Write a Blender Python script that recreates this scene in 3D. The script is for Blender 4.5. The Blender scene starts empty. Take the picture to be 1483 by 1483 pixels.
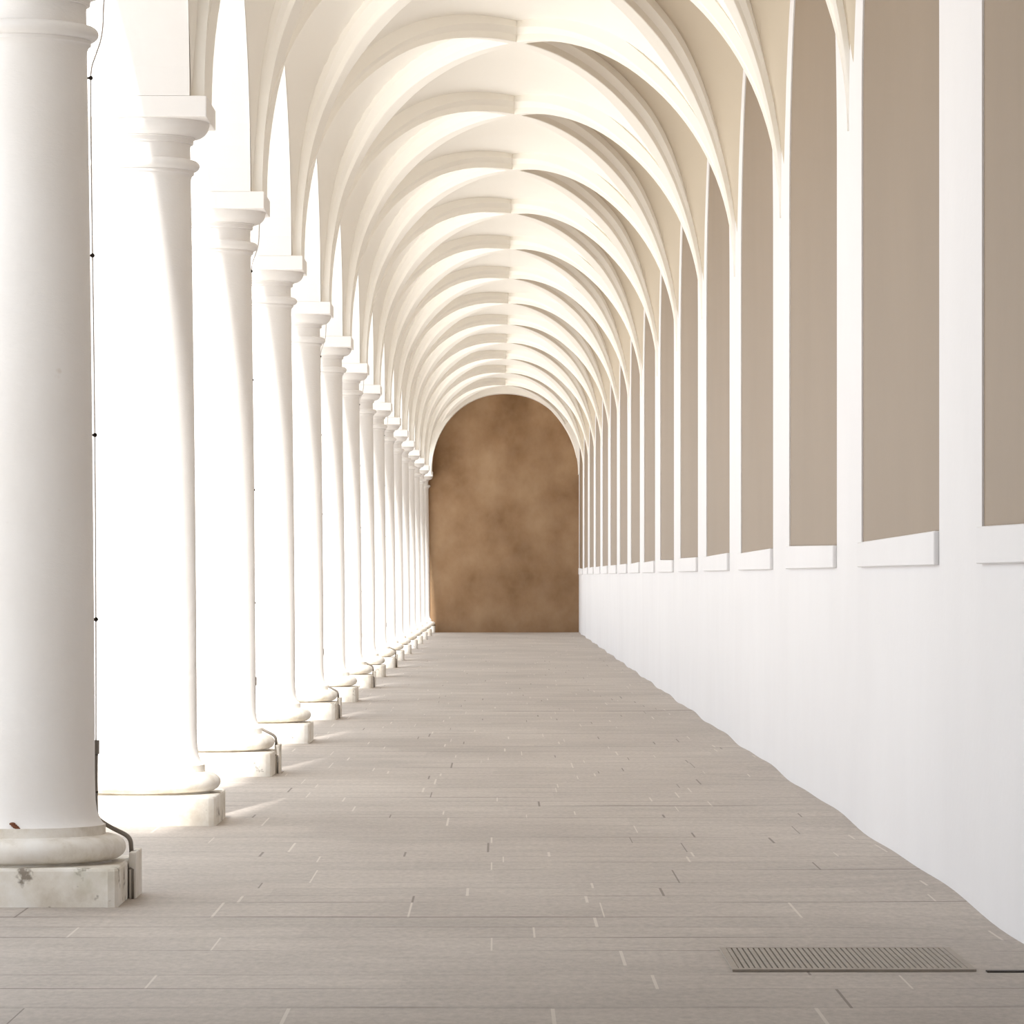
import bpy, bmesh, math, random
from mathutils import Vector
random.seed(7)
C = bpy.context.scene.collection
PI = math.pi

# ------------------------------------------------------------------ measures
EYE = 1.2
D = 5.2                      # bay length
F_PX = 6357.0
Y_END = 94.36
XL_IN, XL_OUT = -1.49, -2.01 # arcade wall faces
XC_COL = -1.75
XR = 1.726                   # right wall face
XCR = 0.140                  # crown line of the vault
def ycol(n): return (n + 2.135) * D
def ypil(n): return (n + 2.160) * D
def spring_l(y): return 3.520 - 0.0010 * (y - 21.0)
def rise_s(y): return 1.0 - 0.00135 * (y - 34.5)

# ------------------------------------------------------------------ node helper
class NT:
    def __init__(self, name):
        self.m = bpy.data.materials.new(name); self.m.use_nodes = True
        self.t = self.m.node_tree; self.n = self.t.nodes; self.l = self.t.links
        self.b = self.n['Principled BSDF']
    def put(self, sock, v):
        if hasattr(v, 'is_output') or isinstance(v, bpy.types.NodeSocket): self.l.new(v, sock)
        else: sock.default_value = v
    def math(self, op, a, b=0.0, c=None, clamp=False):
        n = self.n.new('ShaderNodeMath'); n.operation = op; n.use_clamp = clamp
        self.put(n.inputs[0], a); self.put(n.inputs[1], b)
        if c is not None: self.put(n.inputs[2], c)
        return n.outputs[0]
    def coords(self):
        return self.n.new('ShaderNodeTexCoord').outputs['Object']
    def world(self):
        return self.n.new('ShaderNodeNewGeometry').outputs['Position']
    def sep(self, v):
        n = self.n.new('ShaderNodeSeparateXYZ'); self.l.new(v, n.inputs[0]); return n.outputs
    def comb(self, x, y, z):
        n = self.n.new('ShaderNodeCombineXYZ')
        self.put(n.inputs[0], x); self.put(n.inputs[1], y); self.put(n.inputs[2], z); return n.outputs[0]
    def scale(self, v, s):
        n = self.n.new('ShaderNodeMapping'); self.l.new(v, n.inputs[0]); n.inputs['Scale'].default_value = s
        return n.outputs[0]
    def noise(self, v, s, detail=4, rough=.55):
        n = self.n.new('ShaderNodeTexNoise'); self.l.new(v, n.inputs['Vector'])
        n.inputs['Scale'].default_value = s; n.inputs['Detail'].default_value = detail
        n.inputs['Roughness'].default_value = rough
        return n.outputs['Fac']
    def white(self, v):
        n = self.n.new('ShaderNodeTexWhiteNoise'); n.noise_dimensions = '3D'; self.l.new(v, n.inputs['Vector'])
        return n.outputs['Value']
    def ramp(self, f, stops):
        n = self.n.new('ShaderNodeValToRGB'); self.put(n.inputs[0], f)
        e = n.color_ramp.elements
        while len(e) < len(stops): e.new(.5)
        for q, (p, c) in zip(e, stops):
            q.position = p
            q.color = (c[0], c[1], c[2], 1) if isinstance(c, tuple) else (c, c, c, 1)
        return n.outputs[0]
    def mix(self, f, a, b, mode='MIX'):
        n = self.n.new('ShaderNodeMix'); n.data_type = 'RGBA'; n.blend_type = mode
        self.put(n.inputs[0], f)
        for s, v in ((n.inputs[6], a), (n.inputs[7], b)):
            if isinstance(v, tuple): s.default_value = (v[0], v[1], v[2], 1)
            else: self.l.new(v, s)
        return n.outputs[2]
    def bump(self, h, strength=.3, dist=.01):
        n = self.n.new('ShaderNodeBump'); n.inputs['Strength'].default_value = strength
        n.inputs['Distance'].default_value = dist; self.l.new(h, n.inputs['Height'])
        self.l.new(n.outputs[0], self.b.inputs['Normal'])
    def done(self, col, rough=.8, spec=.3):
        self.put(self.b.inputs['Base Color'], col if not isinstance(col, tuple) else (*col, 1))
        self.put(self.b.inputs['Roughness'], rough)
        self.b.inputs['Specular IOR Level'].default_value = spec
        return self.m

def plaster(name, a, b, rough=.85, spec=.2, s=.9, bump=.15):
    t = NT(name); w = t.world()
    n1 = t.noise(t.scale(w, (1, .6, .5)), s, 5, .6)
    col = t.mix(t.ramp(n1, [(.35, 0.0), (.68, 1.0)]), a, b)
    t.bump(t.noise(w, 14, 5, .6), bump, .01)
    return t.done(col, rough, spec)

M_WALL = plaster('white_limewash', (.765, .757, .765), (.73, .72, .728), .8, .25)
M_VAULT = plaster('cream_limewash', (.905, .882, .832), (.88, .852, .797), .85, .2, .5)
M_ARCADE = plaster('arcade_limewash', (.86, .84, .82), (.83, .805, .78), .85, .2)
M_PANEL = plaster('taupe_niche_paint', (.25, .186, .126), (.225, .167, .112), .6, .3, .7, .06)
M_LUN = plaster('tan_lunette_shade', (.53, .46, .365), (.495, .43, .34), .8, .25, .6)  # shade of the right lunettes, put into their colour

def mat_end():
    t = NT('brown_end_plaster'); w = t.world()
    n1 = t.noise(t.scale(w, (1, 1, .8)), .9, 6, .55)
    n2 = t.noise(w, 3.5, 5, .6)
    col = t.ramp(n1, [(.32, (.20, .117, .06)), (.5, (.30, .187, .105)), (.68, (.40, .272, .165))])
    col = t.mix(t.ramp(n2, [(.45, 0.0), (.75, .25)]), col, (.36, .25, .165))
    t.bump(n2, .2, .02)
    return t.done(col, .9, .1)
M_END = mat_end()

def mat_column():
    t = NT('white_column_paint'); w = t.world()
    n1 = t.noise(t.scale(w, (1, 1, .45)), 2.2, 5, .6)
    col = t.mix(t.ramp(n1, [(.4, 0.0), (.72, 1.0)]), (.85, .835, .82), (.80, .775, .75))
    spots = t.ramp(t.noise(w, 8.0, 3, .5), [(.74, 0.0), (.78, .35)])
    col = t.mix(spots, col, (.62, .55, .47))
    t.bump(t.noise(t.scale(w, (1, 1, 2.2)), 9, 6, .65), .28, .012)
    return t.done(col, .75, .25)
M_COL = mat_column()

def mat_plinth():
    t = NT('worn_plinth_stone'); w = t.world()
    n1 = t.noise(w, 4.0, 6, .65)
    col = t.ramp(n1, [(.30, (.56, .50, .42)), (.48, (.72, .68, .61)), (.62, (.80, .775, .73))])
    stain = t.ramp(t.noise(w, 9.0, 4, .6), [(.61, 0.0), (.67, .85)])
    col = t.mix(stain, col, (.20, .165, .13))
    green = t.ramp(t.noise(w, 2.7, 4, .6), [(.60, 0.0), (.75, .5)])
    col = t.mix(green, col, (.36, .35, .22))
    t.bump(n1, .5, .02)
    return t.done(col, .9, .15)
M_PLINTH = mat_plinth()

def mat_torus():
    t = NT('weathered_base_stone'); w = t.world()
    n1 = t.noise(w, 5.0, 6, .65)
    col = t.ramp(n1, [(.33, (.60, .55, .47)), (.50, (.77, .735, .68)), (.66, (.82, .80, .765))])
    t.bump(n1, .4, .015)
    return t.done(col, .85, .2)
M_TORUS = mat_torus()

def metal(name, col, rough=.5, met=.6):
    t = NT(name); w = t.world()
    c = t.mix(t.noise(w, 30, 3), col, tuple(x * .7 for x in col))
    t.b.inputs['Metallic'].default_value = met
    return t.done(c, rough, .4)
M_WIRE = metal('pale_zinc_wire', (.80, .78, .75), .45, .1)
M_PIPE = metal('dark_zinc_pipe', (.27, .24, .21), .55, .3)
M_BRK = metal('black_iron', (.035, .025, .02), .6, .3)
M_GRATE = metal('grey_iron_grate', (.40, .35, .30), .7, .0)
M_PIT = metal('dirty_grate_pit', (.17, .145, .12), .9, 0)
M_RUST = metal('rust_brown', (.20, .075, .04), .9, 0)

def mat_floor():
    t = NT('stone_paving'); w = t.world()
    x, y, z = t.sep(w)
    # irregular course widths: the coordinate along the passage is bent by a 1-D noise
    nb = t.noise(t.comb(0.0, y, 0.0), .9, 2, .5)
    yw = t.math('ADD', y, t.math('MULTIPLY', t.math('SUBTRACT', nb, .5), 1.3))
    wob = t.noise(w, 2.0, 3)
    yw = t.math('ADD', yw, t.math('MULTIPLY', wob, .03))
    rowf = t.math('DIVIDE', yw, .47)
    row = t.math('FLOOR', rowf); fy = t.math('FRACT', rowf)
    r1 = t.white(t.comb(row, 3.0, 1.0)); r2 = t.white(t.comb(row, 9.0, 5.0)); r3 = t.white(t.comb(row, 1.0, 8.0))
    ln = t.math('MULTIPLY_ADD', r2, .32, .62)
    xs = t.math('ADD', t.math('DIVIDE', t.math('ADD', x, 10.0), ln), t.math('MULTIPLY', r1, 7.0))
    xi = t.math('FLOOR', xs); fx = t.math('FRACT', xs)
    sid = t.white(t.comb(row, xi, 2.0)); sid2 = t.white(t.comb(row, xi, 7.0)); sid3 = t.white(t.comb(row, xi, 11.0))
    jx = t.math('LESS_THAN', t.math('MULTIPLY', fx, ln), t.math('MULTIPLY_ADD', sid3, .007, .004))
    jy = t.math('LESS_THAN', fy, t.math('MULTIPLY_ADD', r3, .05, .03))
    big = t.noise(t.scale(w, (1, .5, 1)), .55, 4, .6)
    fine = t.noise(t.scale(w, (1, .35, 1)), 40, 4, .7)
    base = t.ramp(big, [(.3, (.365, .322, .287)), (.5, (.425, .38, .34)), (.7, (.485, .437, .393))])
    v = t.math('MULTIPLY_ADD', sid, .09, .955)
    base = t.mix(1.0, base, t.comb(v, v, v), 'MULTIPLY')
    streak = t.noise(t.scale(w, (1.1, 3.2, 1)), 1.6, 4, .65)
    sv = t.math('MULTIPLY_ADD', streak, .40, .80)
    base = t.mix(1.0, base, t.comb(sv, sv, sv), 'MULTIPLY')
    fv = t.math('MULTIPLY_ADD', fine, .7, .65)
    base = t.mix(1.0, base, t.comb(fv, fv, fv), 'MULTIPLY')
    jcol = t.mix(t.math('GREATER_THAN', sid2, .62), (.62, .57, .51), (.16, .13, .11))
    jxa = t.math('MULTIPLY', jx, t.math('GREATER_THAN', sid, .30))
    col = t.mix(t.math('MULTIPLY', jxa, .8), base, jcol)
    # the long joints are mostly tight, a few gape dark along part of their length
    gap = t.ramp(t.noise(t.comb(t.math('MULTIPLY', x, 1.0), t.math('MULTIPLY', row, 5.3), 0.0), .9, 2), [(.45, .05), (.66, .7)])
    col = t.mix(t.math('MULTIPLY', jy, gap), col, (.12, .095, .08))
    h = t.math('SUBTRACT', t.math('MULTIPLY', fine, .3), t.math('MULTIPLY', t.math('MAXIMUM', jx, jy), .7))
    t.bump(h, .25, .01)
    return t.done(col, t.math('MULTIPLY_ADD', big, .25, .55), .35)
M_FLOOR = mat_floor()

def mat_ground():
    t = NT('pale_courtyard_gravel'); w = t.world()
    col = t.mix(t.noise(w, .7, 5), (.82, .79, .745), (.74, .71, .665))
    return t.done(col, .95, .1)
M_GROUND = mat_ground()

# ------------------------------------------------------------------ mesh helpers
def link(name, bm, mat, parent=None, smooth=False, angle=None):
    me = bpy.data.meshes.new(name); bm.normal_update(); bm.to_mesh(me); bm.free()
    me.materials.append(mat)
    if smooth:
        me.shade_smooth()
        if angle is not None:
            try: me.set_sharp_from_angle(angle=angle)
            except Exception: pass
    o = bpy.data.objects.new(name, me); C.objects.link(o)
    if parent: o.parent = parent
    return o

def box(bm, x0, x1, y0, y1, z0, z1, bev=0.0, seg=2):
    vs = [bm.verts.new(p) for p in ((x0,y0,z0),(x1,y0,z0),(x1,y1,z0),(x0,y1,z0),(x0,y0,z1),(x1,y0,z1),(x1,y1,z1),(x0,y1,z1))]
    fs = [bm.faces.new([vs[i] for i in q]) for q in ((3,2,1,0),(4,5,6,7),(0,1,5,4),(1,2,6,5),(2,3,7,6),(3,0,4,7))]
    if bev:
        es = list({e for f in fs for e in f.edges})
        bmesh.ops.bevel(bm, geom=es, offset=bev, segments=seg, profile=.6, affect='EDGES')

def lathe(bm, prof, n=72):
    rings = []
    for r, z in prof:
        rings.append([bm.verts.new((r*math.cos(2*PI*i/n), r*math.sin(2*PI*i/n), z)) for i in range(n)])
    for a, b in zip(rings, rings[1:]):
        for i in range(n):
            bm.faces.new((a[i], a[(i+1) % n], b[(i+1) % n], b[i]))
    bm.faces.new(list(reversed(rings[0]))); bm.faces.new(rings[-1])

def tube(bm, pts, r, n=10):
    pts = [Vector(p) for p in pts]; rings = []
    for i, p in enumerate(pts):
        d = (pts[min(i+1, len(pts)-1)] - pts[max(i-1, 0)]).normalized()
        a = d.orthogonal().normalized() if abs(d.y) > .95 else d.cross(Vector((0,1,0))).normalized()
        b = d.cross(a).normalized()
        rings.append([bm.verts.new(p + (a*math.cos(2*PI*k/n) + b*math.sin(2*PI*k/n))*r) for k in range(n)])
    for u, v in zip(rings, rings[1:]):
        for k in range(n): bm.faces.new((u[k], u[(k+1)%n], v[(k+1)%n], v[k]))
    bm.faces.new(list(reversed(rings[0]))); bm.faces.new(rings[-1])

def smooth_path(pts, it=2):
    pts = [Vector(p) for p in pts]
    for _ in range(it):
        q = [pts[0]]
        for a, b in zip(pts, pts[1:]): q += [a*.75+b*.25, a*.25+b*.75]
        q.append(pts[-1]); pts = q
    return pts

def empty(name, loc, label, cat, group=None):
    o = bpy.data.objects.new(name, None); C.objects.link(o); o.location = loc
    o.empty_display_size = .2
    o['label'] = label; o['category'] = cat
    if group: o['group'] = group
    return o

def struct(name, bm, mat, **k):
    o = link(name, bm, mat, **k); o['kind'] = 'structure'; return o

# ------------------------------------------------------------------ floor
bm = bmesh.new()
def floor_z(x, y):
    # worn paving: gentle dips, and a ragged line where it meets the right wall
    e = max(0.0, (x - 1.2) / .55)
    w = .010*math.sin(y*1.15+.4) + .005*math.sin(y*2.3+1.0)
    return w * e
xs = [-2.06, -1.4, -.7, 0, .6, 1.0, 1.3, 1.5, 1.65, 1.78]
ys = [-3.2 + .3*i for i in range(int((Y_END + 3.6)/.3) + 1)]
grid = [[bm.verts.new((x, y, floor_z(x, y))) for x in xs] for y in ys]
for a, b in zip(grid, grid[1:]):
    for i in range(len(xs)-1): bm.faces.new((a[i], a[i+1], b[i+1], b[i]))
struct('floor', bm, M_FLOOR, smooth=True)

bm = bmesh.new()
v = [bm.verts.new(p) for p in ((-60,-40,-.03),(-2.05,-40,-.03),(-2.05,130,-.03),(-60,130,-.03))]
bm.faces.new(v)
g = struct('courtyard_ground', bm, M_GROUND)

# ------------------------------------------------------------------ right wall with arched niches
SILL_B, SILL_T = 1.245, 1.370
HALF, R_ARCH, Z_SPR_R = 1.84, 1.84, 3.37
NICHES = list(range(0, 16))
def niche_c(n): return ypil(n) + .5*D
def zspr_r(y): return Z_SPR_R - .001*(y - 21)
bm = bmesh.new()
Z_TOP = 6.2
def strip(x, rows, flip=False):
    """rows: list of (y, z0, z1); vertical wall face at x"""
    prev = None
    for y, z0, z1 in rows:
        cur = (bm.verts.new((x, y, z0)), bm.verts.new((x, y, z1)))
        if prev:
            f = (prev[0], cur[0], cur[1], prev[1])
            bm.faces.new(f if not flip else tuple(reversed(f)))
        prev = cur
REVEAL = .008
def niche_outline(n, k=40):
    c = niche_c(n); zs = zspr_r(c)
    pts = [(c - HALF, SILL_B), (c - HALF, zs)]
    for i in range(1, k):
        a = PI - PI*i/k
        pts.append((c + HALF*math.cos(a), zs + R_ARCH*rise_s(c)*math.sin(a)))
    pts += [(c + HALF, zs), (c + HALF, SILL_B)]
    return pts
edge = -3.2
for n in NICHES:
    c = niche_c(n)
    y0, y1 = c - HALF, c + HALF
    strip(XR, [(edge, -.1, Z_TOP), (y0, -.1, Z_TOP)], True)
    strip(XR, [(y0, -.1, SILL_B), (y1, -.1, SILL_B)], True)
    out = niche_outline(n)
    strip(XR, [(y, z, Z_TOP) for y, z in out[1:-1]], True)
    for (ya, za), (yb, zb) in zip(out, out[1:] + out[:1]):     # reveal
        bm.faces.new([bm.verts.new(p) for p in ((XR,ya,za),(XR+REVEAL,ya,za),(XR+REVEAL,yb,zb),(XR,yb,zb))])
    edge = y1
strip(XR, [(edge, -.1, Z_TOP), (Y_END+.3, -.1, Z_TOP)], True)
v = [bm.verts.new(p) for p in ((2.1,-3.2,-.1),(2.1,Y_END+.3,-.1),(2.1,Y_END+.3,Z_TOP),(2.1,-3.2,Z_TOP))]
bm.faces.new(v)
bmesh.ops.remove_doubles(bm, verts=bm.verts, dist=1e-4)
struct('wall_right', bm, M_WALL)

ORD = ['first','second','third','fourth','fifth','sixth','seventh','eighth','ninth','tenth','eleventh','twelfth','thirteenth','fourteenth','fifteenth','sixteenth']
VIS = [n for n in NICHES if n >= 0]
for n in VIS:
    c = niche_c(n)
    i = n
    if i == 0: lab = 'taupe blind niche with white sill, cut off by the right edge of the photo'
    elif i == 1: lab = 'widest complete taupe blind niche, the second counted from the right edge'
    elif i == 15: lab = 'narrowest, farthest taupe blind niche, beside the brown end wall'
    else: lab = 'tall taupe blind niche with white sill, %s counted from the right edge' % ORD[i]
    t = empty('blind_niche', (XR + REVEAL, c, SILL_B), lab, 'niche', 'blind niches along the right wall')
    bm = bmesh.new()
    out = niche_outline(n)
    bm.faces.new([bm.verts.new((0.0, y - c, z - SILL_B)) for y, z in reversed(out)])
    r = bmesh.ops.extrude_face_region(bm, geom=list(bm.faces))
    bmesh.ops.translate(bm, vec=(.05, 0, 0), verts=[e for e in r['geom'] if isinstance(e, bmesh.types.BMVert)])
    bmesh.ops.recalc_face_normals(bm, faces=bm.faces)
    link('panel', bm, M_PANEL, t)
    bm = bmesh.new()
    rn = random.Random(n)
    sl = rn.uniform(-.012, .012)
    box(bm, -REVEAL-.022, -.001, -HALF+.004, HALF-.004, 0, SILL_T - SILL_B, .004, 1)
    for vv in bm.verts:
        if vv.co.z > .06: vv.co.z += sl*vv.co.y/HALF
    s = link('sill', bm, M_WALL, t); s['label'] = 'white plastered sill'
# niches behind the photo's edge are plain recesses closed by the outer wall

# ------------------------------------------------------------------ left arcade wall
bm = bmesh.new()
HB, AB = 2.26, 1.5
samples = []
for n in range(-3, 17):
    yc = ycol(n)
    zs = spring_l(yc)
    samples += [(yc - .34, zs), (yc + .34, zs)] if n < 16 else [(yc - .34, zs), (Y_END+.3, zs)]
    if n < 16:
        c = yc + D/2
        for i in range(1, 36):
            a = PI - PI*i/36
            samples.append((c + HB*math.cos(a), zs + AB*rise_s(c)*math.sin(a)))
samples = [s for s in samples if s[0] >= -3.2]
prev = None
for y, z in samples:
    q = [bm.verts.new(p) for p in ((XL_IN,y,z),(XL_OUT,y,z),(XL_OUT,y,7.0),(XL_IN,y,7.0))]
    if prev:
        bm.faces.new((prev[0], q[0], q[1], prev[1]))       # intrados
        bm.faces.new((prev[1], q[1], q[2], prev[2]))       # courtyard face
        bm.faces.new((prev[3], q[3], q[0], prev[0]))       # passage face
        bm.faces.new((prev[2], q[2], q[3], prev[3]))
    prev = q
wl = struct('wall_left', bm, M_ARCADE)
# piers of the bays behind the camera's view, and an added, unseen block that keeps sun off the first column
bm = bmesh.new()
for n in range(-3, 1):
    if ycol(n) > -3: box(bm, -2.0, -1.5, ycol(n)-.26, ycol(n)+.26, -.1, 3.56)
struct('wall_piers', bm, M_ARCADE)
bm = bmesh.new()
box(bm, -6.0, -2.5, -2.5, 0.0, -.1, 16.15)
struct('sun_blocker', bm, M_ARCADE)
bm = bmesh.new(); box(bm, -2.0, -1.87, -3.2, 10.8, -.1, 5.2)  # unseen wall added to cut light into the near bays
struct('near_light_blocker', bm, M_ARCADE)

# ------------------------------------------------------------------ end walls
bm = bmesh.new(); box(bm, -2.1, 2.1, Y_END, Y_END+.3, -.1, Z_TOP)
struct('wall_back', bm, M_END)
bm = bmesh.new(); box(bm, -2.1, 2.1, -3.5, -3.2, -.1, Z_TOP)
struct('wall_front', bm, M_WALL)

# ------------------------------------------------------------------ vault
AL_S, AR_S = 1.563, 1.584       # rib soffit half spans
ZL, ZR, ZC = 3.50, 3.40, 5.41
def sup(t, p): return max(0.0, 1 - abs(t)**p)**(1/p)
def soffit(t):
    if t < 0: return (XCR + AL_S*t, ZL + (ZC-ZL)*sup(t, 2.28))
    return (XCR + AR_S*t, ZR + (ZC-ZR)*sup(t, 1.95))
DC = .155                        # rib depth at the crown
def web(t):
    if t < 0: return (XCR + (AL_S + .064)*t, ZL + (ZC+DC-ZL)*sup(t, 2.28))
    return (XCR + (AR_S + .03)*t, ZR + (ZC+DC-ZR)*sup(t, 1.95))
def skew(x): return (x - XL_IN)/(XR - XL_IN) * (.025*D)
def drift(y, z):
    b = 3.5 - .001*(y-21)
    return b + (z-3.5)*rise_s(y)
NU = 40
def prm(i, n): return math.sin(PI/2*(2*i/n - 1))
def wall_h(side, dy):
    if side < 0:
        q = dy/HB; return 3.52 + (AB*math.sqrt(1-q*q) if abs(q) < 1 else 0)
    q = dy/2.25
    return 3.40 + ((R_ARCH+.0)*math.sqrt(1-q*q) if abs(q) < 1 else 0)
bm = bmesh.new()
BAYS = list(range(-3, 16))
for n in BAYS:
    mid = ycol(n) + D/2
    rows = []
    for j in range(NU+1):
        v = prm(j, NU)
        row = []
        for i in range(NU+1):
            u = prm(i, NU)
            x, z = web(u)
            if abs(u) > abs(v) + 1e-6:
                _, zg = web(math.copysign(abs(v), u))
                s = ((abs(u)-abs(v))/(1-abs(v)))**2.2
                zw = wall_h(u, v*D/2)
                z = zg + (zw - zg)*s
            y = mid + v*D/2 + skew(x)
            row.append(bm.verts.new((x, y, drift(y, z))))
        rows.append(row)
    for a, b in zip(rows, rows[1:]):
        j = rows.index(a)
        for i in range(NU):
            ui, vj = prm(i+.5, NU), prm(j+.5, NU)
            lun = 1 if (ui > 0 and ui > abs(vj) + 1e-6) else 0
            if i == j:                       # split along the groin
                f1 = bm.faces.new((a[i], b[i], b[i+1])); f2 = bm.faces.new((a[i], b[i+1], a[i+1]))
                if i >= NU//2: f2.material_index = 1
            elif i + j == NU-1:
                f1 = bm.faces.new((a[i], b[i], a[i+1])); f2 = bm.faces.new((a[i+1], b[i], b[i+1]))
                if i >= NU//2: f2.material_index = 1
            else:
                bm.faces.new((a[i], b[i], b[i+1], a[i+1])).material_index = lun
# floor of the storey above
v = [bm.verts.new(p) for p in ((-2.01,-3.2,6.2),(2.1,-3.2,6.2),(2.1,Y_END+.3,6.2),(-2.01,Y_END+.3,6.2))]
bm.faces.new(v)
bmesh.ops.remove_doubles(bm, verts=bm.verts, dist=1e-4)
ceil_o = struct('ceiling', bm, M_VAULT, smooth=True, angle=math.radians(24))
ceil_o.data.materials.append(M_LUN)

RP = ((.050, 0.0), (.056, .03), (.062, .36), (.105, .70), (.110, 1.6))   # half width, share of the depth
def rib_mesh(sgn):
    """rib from the left column at v=-sgn to the right pilaster at v=+sgn, around the bay centre"""
    bm = bmesh.new(); N = 64; rings = []
    for i in range(N+1):
        t = prm(i, N)
        sx, sz = soffit(t); wx, wz = web(t)
        y = sgn*t*D/2 + skew(sx)
        c = Vector((sx, y, sz)); up = Vector((wx - sx, 0, wz - sz))
        
        side = Vector((sgn*D/2, -1.6, 0)).normalized()
        q = max(0.0, (abs(t) - .6)/.4); q = q*q*(3-2*q)
        tp = 1 - q*.85 if t > 0 else 1.0
        if t < 0: side = side.lerp(Vector((0, math.copysign(1, side.y), 0)), q)
        foot = q**6 if t < 0 else 0.0
        ring = []
        for hw, k in [(h_, k_ if k_ <= 1 else (1 + (k_-1)*(1-.85*q*q) if t < 0 else k_)) for h_, k_ in reversed(RP)]:
            ring.append(c + up*k - side*(hw*tp*(1-foot) + .27*foot))
        ring2 = []
        for hw, k in [(h_, k_ if k_ <= 1 else (1 + (k_-1)*(1-.85*q*q) if t < 0 else k_)) for h_, k_ in RP]:
            ring2.append(c + up*k + side*(hw*tp*(1-foot) + .27*foot))
        rings.append([bm.verts.new(p) for p in ring + ring2])
    for a, b in zip(rings, rings[1:]):
        for k in range(len(a)-1): bm.faces.new((a[k], b[k], b[k+1], a[k+1]))
        bm.faces.new((a[-1], b[-1], b[0], a[0]))
    bm.faces.new(rings[0]); bm.faces.new(list(reversed(rings[-1])))
    bmesh.ops.recalc_face_normals(bm, faces=bm.faces)
    for vv in bm.verts: vv.co.z -= 3.5
    return bm
ribs = [link('vault_rib', rib_mesh(1), M_VAULT, ceil_o, True, math.radians(20)),
        link('vault_rib', rib_mesh(-1), M_VAULT, ceil_o, True, math.radians(20))]
for n in range(0, 16):
    for r in ribs:
        o = r if n == 0 else r.copy()
        if n: C.objects.link(o); o.parent = ceil_o
        mid = ycol(n) + D/2
        o.location = (0, mid, 3.5 - .001*(mid-21))
        o.scale = (1, 1, rise_s(mid))

# arch band where the vault meets the brown end wall
bm = bmesh.new()
prev = None; N = 64
for i in range(N+1):
    t = -math.cos(PI*i/N)
    x = .135 + 1.575*t; z = 3.38 + 1.74*sup(t, 2.1)
    q = [bm.verts.new(p) for p in ((x, Y_END-.5, z), (x, Y_END+.02, z), (x, Y_END+.02, z+.0), (x*1.12-.01, Y_END-.5, z + .32))]
    if prev:
        bm.faces.new((prev[0], q[0], q[1], prev[1])); bm.faces.new((prev[0], prev[3], q[3], q[0]))
    prev = q
bmesh.ops.recalc_face_normals(bm, faces=bm.faces)
struct('trim_1', bm, M_VAULT, smooth=True, angle=math.radians(30))

# ------------------------------------------------------------------ columns
def torus_prof(r0, r1, z0, z1, k=12):
    rc = (z1-z0)/2; zc = (z0+z1)/2
    return [(r0 + (r1-r0)*math.cos(-PI/2 + PI*i/k), zc + rc*math.sin(-PI/2 + PI*i/k)) for i in range(k+1)]
GC = 'columns of the left arcade'
col_proto = empty('column', (XC_COL, ycol(1), 0), 'nearest white column, cut off by the left edge of the photo', 'column', GC)
bm = bmesh.new()
box(bm, -.39, .39, -.39, .39, -.02, .142)
ve = [e for e in bm.edges if abs(e.verts[0].co.z - e.verts[1].co.z) > .1]
bmesh.ops.bevel(bm, geom=ve, offset=.035, segments=2, profile=.5, affect='EDGES')
te = [e for e in bm.edges if min(e.verts[0].co.z, e.verts[1].co.z) > .14]
bmesh.ops.bevel(bm, geom=te, offset=.012, segments=2, profile=.5, affect='EDGES')
link('plinth', bm, M_PLINTH, col_proto)
bm = bmesh.new()
lathe(bm, [(.31, .138), (.335, .142)] + torus_prof(.325, .388, .15, .243) + [(.312, .246), (.312, .28)], 96)
link('base', bm, M_TORUS, col_proto, True, math.radians(35))
bm = bmesh.new()
prof = [(.310, .278), (.300, .288), (.288, .305), (.280, .33), (.2745, .37), (.272, .45)]
for i in range(1, 21):
    z = .45 + (3.13-.45)*i/20; q = i/20
    prof.append((.272 - .029*q**1.5, z))
prof += [(.2445, 3.15), (.250, 3.163), (.258, 3.168), (.258, 3.182)]
lathe(bm, prof, 96)
link('shaft', bm, M_COL, col_proto, True, math.radians(40))
bm = bmesh.new()
prof = [(.245, 3.180)] + torus_prof(.252, .286, 3.182, 3.236) + [(.241, 3.240), (.240, 3.30), (.2415, 3.313), (.254, 3.316), (.256, 3.338), (.264, 3.341)]
for i in range(0, 11):
    a = PI/2*i/10
    prof.append((.264 + .070*math.sin(a), 3.345 + .072*(1-math.cos(a))))
prof += [(.334, 3.426), (.322, 3.430)]
lathe(bm, prof, 96)
link('capital', bm, M_COL, col_proto, True, math.radians(35))
bm = bmesh.new(); box(bm, -.342, .342, -.342, .342, 3.418, 3.5195, .006, 2)
link('abacus', bm, M_ARCADE, col_proto)
col_proto['kind'] = 'thing'
kids = list(col_proto.children)
for n in range(1, 17):
    if n == 1:
        o = col_proto
    else:
        o = col_proto.copy(); C.objects.link(o)
        for ch in kids:
            q = ch.copy(); C.objects.link(q); q.parent = o
        if n == 16: o['label'] = 'farthest white column, touching the brown end wall'
        elif n == 2: o['label'] = 'second white column from the front, sunlit on its left half'
        else: o['label'] = 'white round column, %s counted from the front' % ORD[n-1]
    yy = ycol(n)
    o.location = (XC_COL - (.022 if n == 1 else 0), yy, 0)
    o.scale = (1, 1, spring_l(yy)/3.52)
# chipped edge with rust on the nearest base
bm = bmesh.new()
for k in range(5):
    a = -PI/2 + .02*k; rr = .315
    bmesh.ops.create_icosphere(bm, subdivisions=2, radius=1)
    for vv in bm.verts:
        if not vv.tag:
            p = vv.co.copy()
            vv.co = Vector((rr*math.cos(a) + p.x*.012, rr*math.sin(a) + p.y*.008 + .012, .298 - .006*k + p.z*.006)); vv.tag = True
ch = link('rust_chip', bm, M_RUST, col_proto, True); ch['label'] = 'rusty brown chip'

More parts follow.
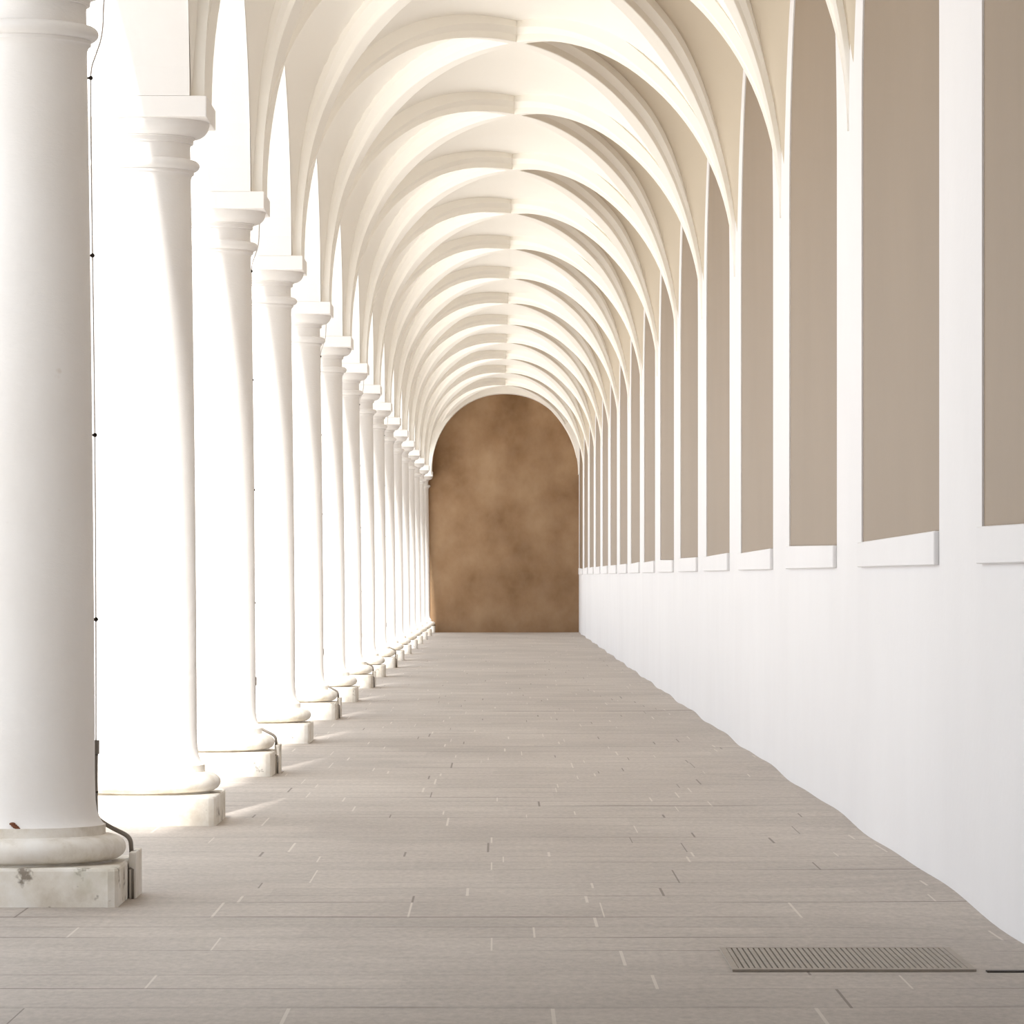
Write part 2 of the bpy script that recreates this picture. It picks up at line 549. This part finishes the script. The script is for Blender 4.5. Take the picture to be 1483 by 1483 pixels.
# ------------------------------------------------------------------ lightning conductors
def P(px, py, y): return (-(722-px)*y/F_PX, y, EYE - (py-835)*y/F_PX)
y1 = ycol(1) + .13
GW = 'lightning conductors on the arcade columns'
CND = {1: 'thin lightning conductor cable down the nearest, cropped column',
       3: 'thin lightning conductor cable behind the third column',
       5: 'thin conductor cable behind the fifth column from the front',
       7: 'thin conductor cable behind the seventh column from the front',
       9: 'thin conductor cable behind the ninth column from the front'}
org = Vector((XC_COL, ycol(1), 0))
def Q(px, py, dy=0.0): return Vector(P(px, py, y1+dy)) - org
cn = empty('lightning_conductor', org, CND[1], 'cable', GW)
bm = bmesh.new()
tube(bm, smooth_path([Q(163,-60), Q(155,-25), Q(150,0), Q(149,50), Q(138,82), Q(132,98), Q(131,125), Q(133,300), Q(136,500), Q(138,700), Q(139,900), Q(139,1076)]), .0028)
link('wire', bm, M_WIRE, cn, True)
bm = bmesh.new(); tube(bm, smooth_path([Q(139,1076), Q(138.5,1120), Q(138.5,1172), Q(140,1184), Q(150,1192), Q(166,1201), Q(183,1209), Q(189,1216), Q(190,1226), Q(191,1246,.1)]), .0085)
link('pipe', bm, M_PIPE, cn, True)
bm = bmesh.new(); tube(bm, [Q(139,1072), Q(139,1074), Q(139,1090), Q(139,1092)], .013, 14)
link('sleeve', bm, M_PIPE, cn, True, .6)
for py, px, xx in ((113,131.5,122), (370,134,125), (630,137.5,127), (897,139,128), (1093,139,128), (1147,139,126)):
    bm = bmesh.new()
    tube(bm, [Q(px-1, py), Q(xx, py)], .0042, 8)
    bmesh.ops.create_uvsphere(bm, u_segments=12, v_segments=8, radius=.0085, matrix=__import__('mathutils').Matrix.Translation(Q(px, py)))
    bmesh.ops.create_uvsphere(bm, u_segments=12, v_segments=8, radius=.0065, matrix=__import__('mathutils').Matrix.Translation(Q(px-7, py)))
    link('bracket', bm, M_BRK, cn, True)
bm = bmesh.new(); box(bm, .372, .398, .06, .34, -.01, .172, .006, 2)
for vv in bm.verts: vv.co.y += .0
gb = link('ground_box', bm, M_PLINTH, cn)
bm = bmesh.new(); tube(bm, [(.388, .04, 0), (.388, .04, .11), (.375, .04, .115)], .005, 8); link('clip', bm, M_PIPE, cn, True)
ck = list(cn.children)
for n in (3, 5, 7, 9):
    o = cn.copy(); C.objects.link(o); o['label'] = CND[n]
    o.location = (XC_COL + .016, ycol(n), 0)
    for c_ in ck:
        q = c_.copy(); C.objects.link(q); q.parent = o

# ------------------------------------------------------------------ floor grate and slot drain
gt = empty('floor_grate', (1.08, 13.72, .0), 'grey slotted iron drain grate set in the paving near the right wall', 'grate')
bm = bmesh.new()
x0, x1, ya, yb = -.37, .37, -.40, .40
for a in ((x0, x1, ya, ya+.05), (x0, x1, yb-.025, yb), (x0, x0+.02, ya+.05, yb-.025), (x1-.02, x1, ya+.05, yb-.025)):
    box(bm, a[0], a[1], a[2], a[3], .001, .008)
link('frame', bm, M_GRATE, gt)
NB = 40
for i in range(NB):
    bm = bmesh.new()
    xx = x0 + .02 + (x1-x0-.04)*(i+.5)/NB
    box(bm, xx-.0062, xx+.0062, ya+.05, yb-.025, .001, .0075)
    if i == 0:
        bar = link('bar', bm, M_GRATE, gt)
    else:
        bm.free(); o = bar.copy(); C.objects.link(o); o.parent = gt
        o.location.x = (x1-x0-.04)*i/NB
bm = bmesh.new(); box(bm, x0+.02, x1-.02, ya+.05, yb-.025, .0005, .002)
link('pit', bm, M_PIT, gt)
t_ = bmesh.new(); box(t_, 1.48, 1.722, 13.29, 13.335, .001, .005)
o = link('drain_slot', t_, M_BRK); o['label'] = 'short black drain slot between grate and white wall'; o['category'] = 'drain'

# ------------------------------------------------------------------ light
sun = bpy.data.lights.new('sun', 'SUN'); so = bpy.data.objects.new('sun', sun); C.objects.link(so)
to_sun = Vector((-1.0, -8.0, 6.2)).normalized()
so.rotation_euler = to_sun.to_track_quat('Z', 'Y').to_euler()
sun.energy = 6.2; sun.angle = math.radians(2.0); sun.color = (1.0, .975, .94)
w = bpy.data.worlds.new('sky'); bpy.context.scene.world = w; w.use_nodes = True
bg = w.node_tree.nodes['Background']; bg.inputs[0].default_value = (.93, .96, 1.0, 1); bg.inputs[1].default_value = 1.15

# ------------------------------------------------------------------ camera
cam = bpy.data.cameras.new('camera'); co = bpy.data.objects.new('camera', cam); C.objects.link(co)
co.location = (0, 0, EYE); co.rotation_euler = (PI/2, 0, 0)
cam.sensor_width = 36; cam.lens = 36*F_PX/1483
cam.shift_x = (741.5-722)/1483; cam.shift_y = (835-741.5)/1483
cam.clip_end = 400
S = bpy.context.scene; S.camera = co
S.view_settings.view_transform = 'Standard'; S.view_settings.look = 'None'
S.view_settings.gamma = 1; S.view_settings.use_curve_mapping = False
S.view_settings.exposure = 0.69
try:
    S.cycles.max_bounces = 14; S.cycles.diffuse_bounces = 10
except Exception: pass
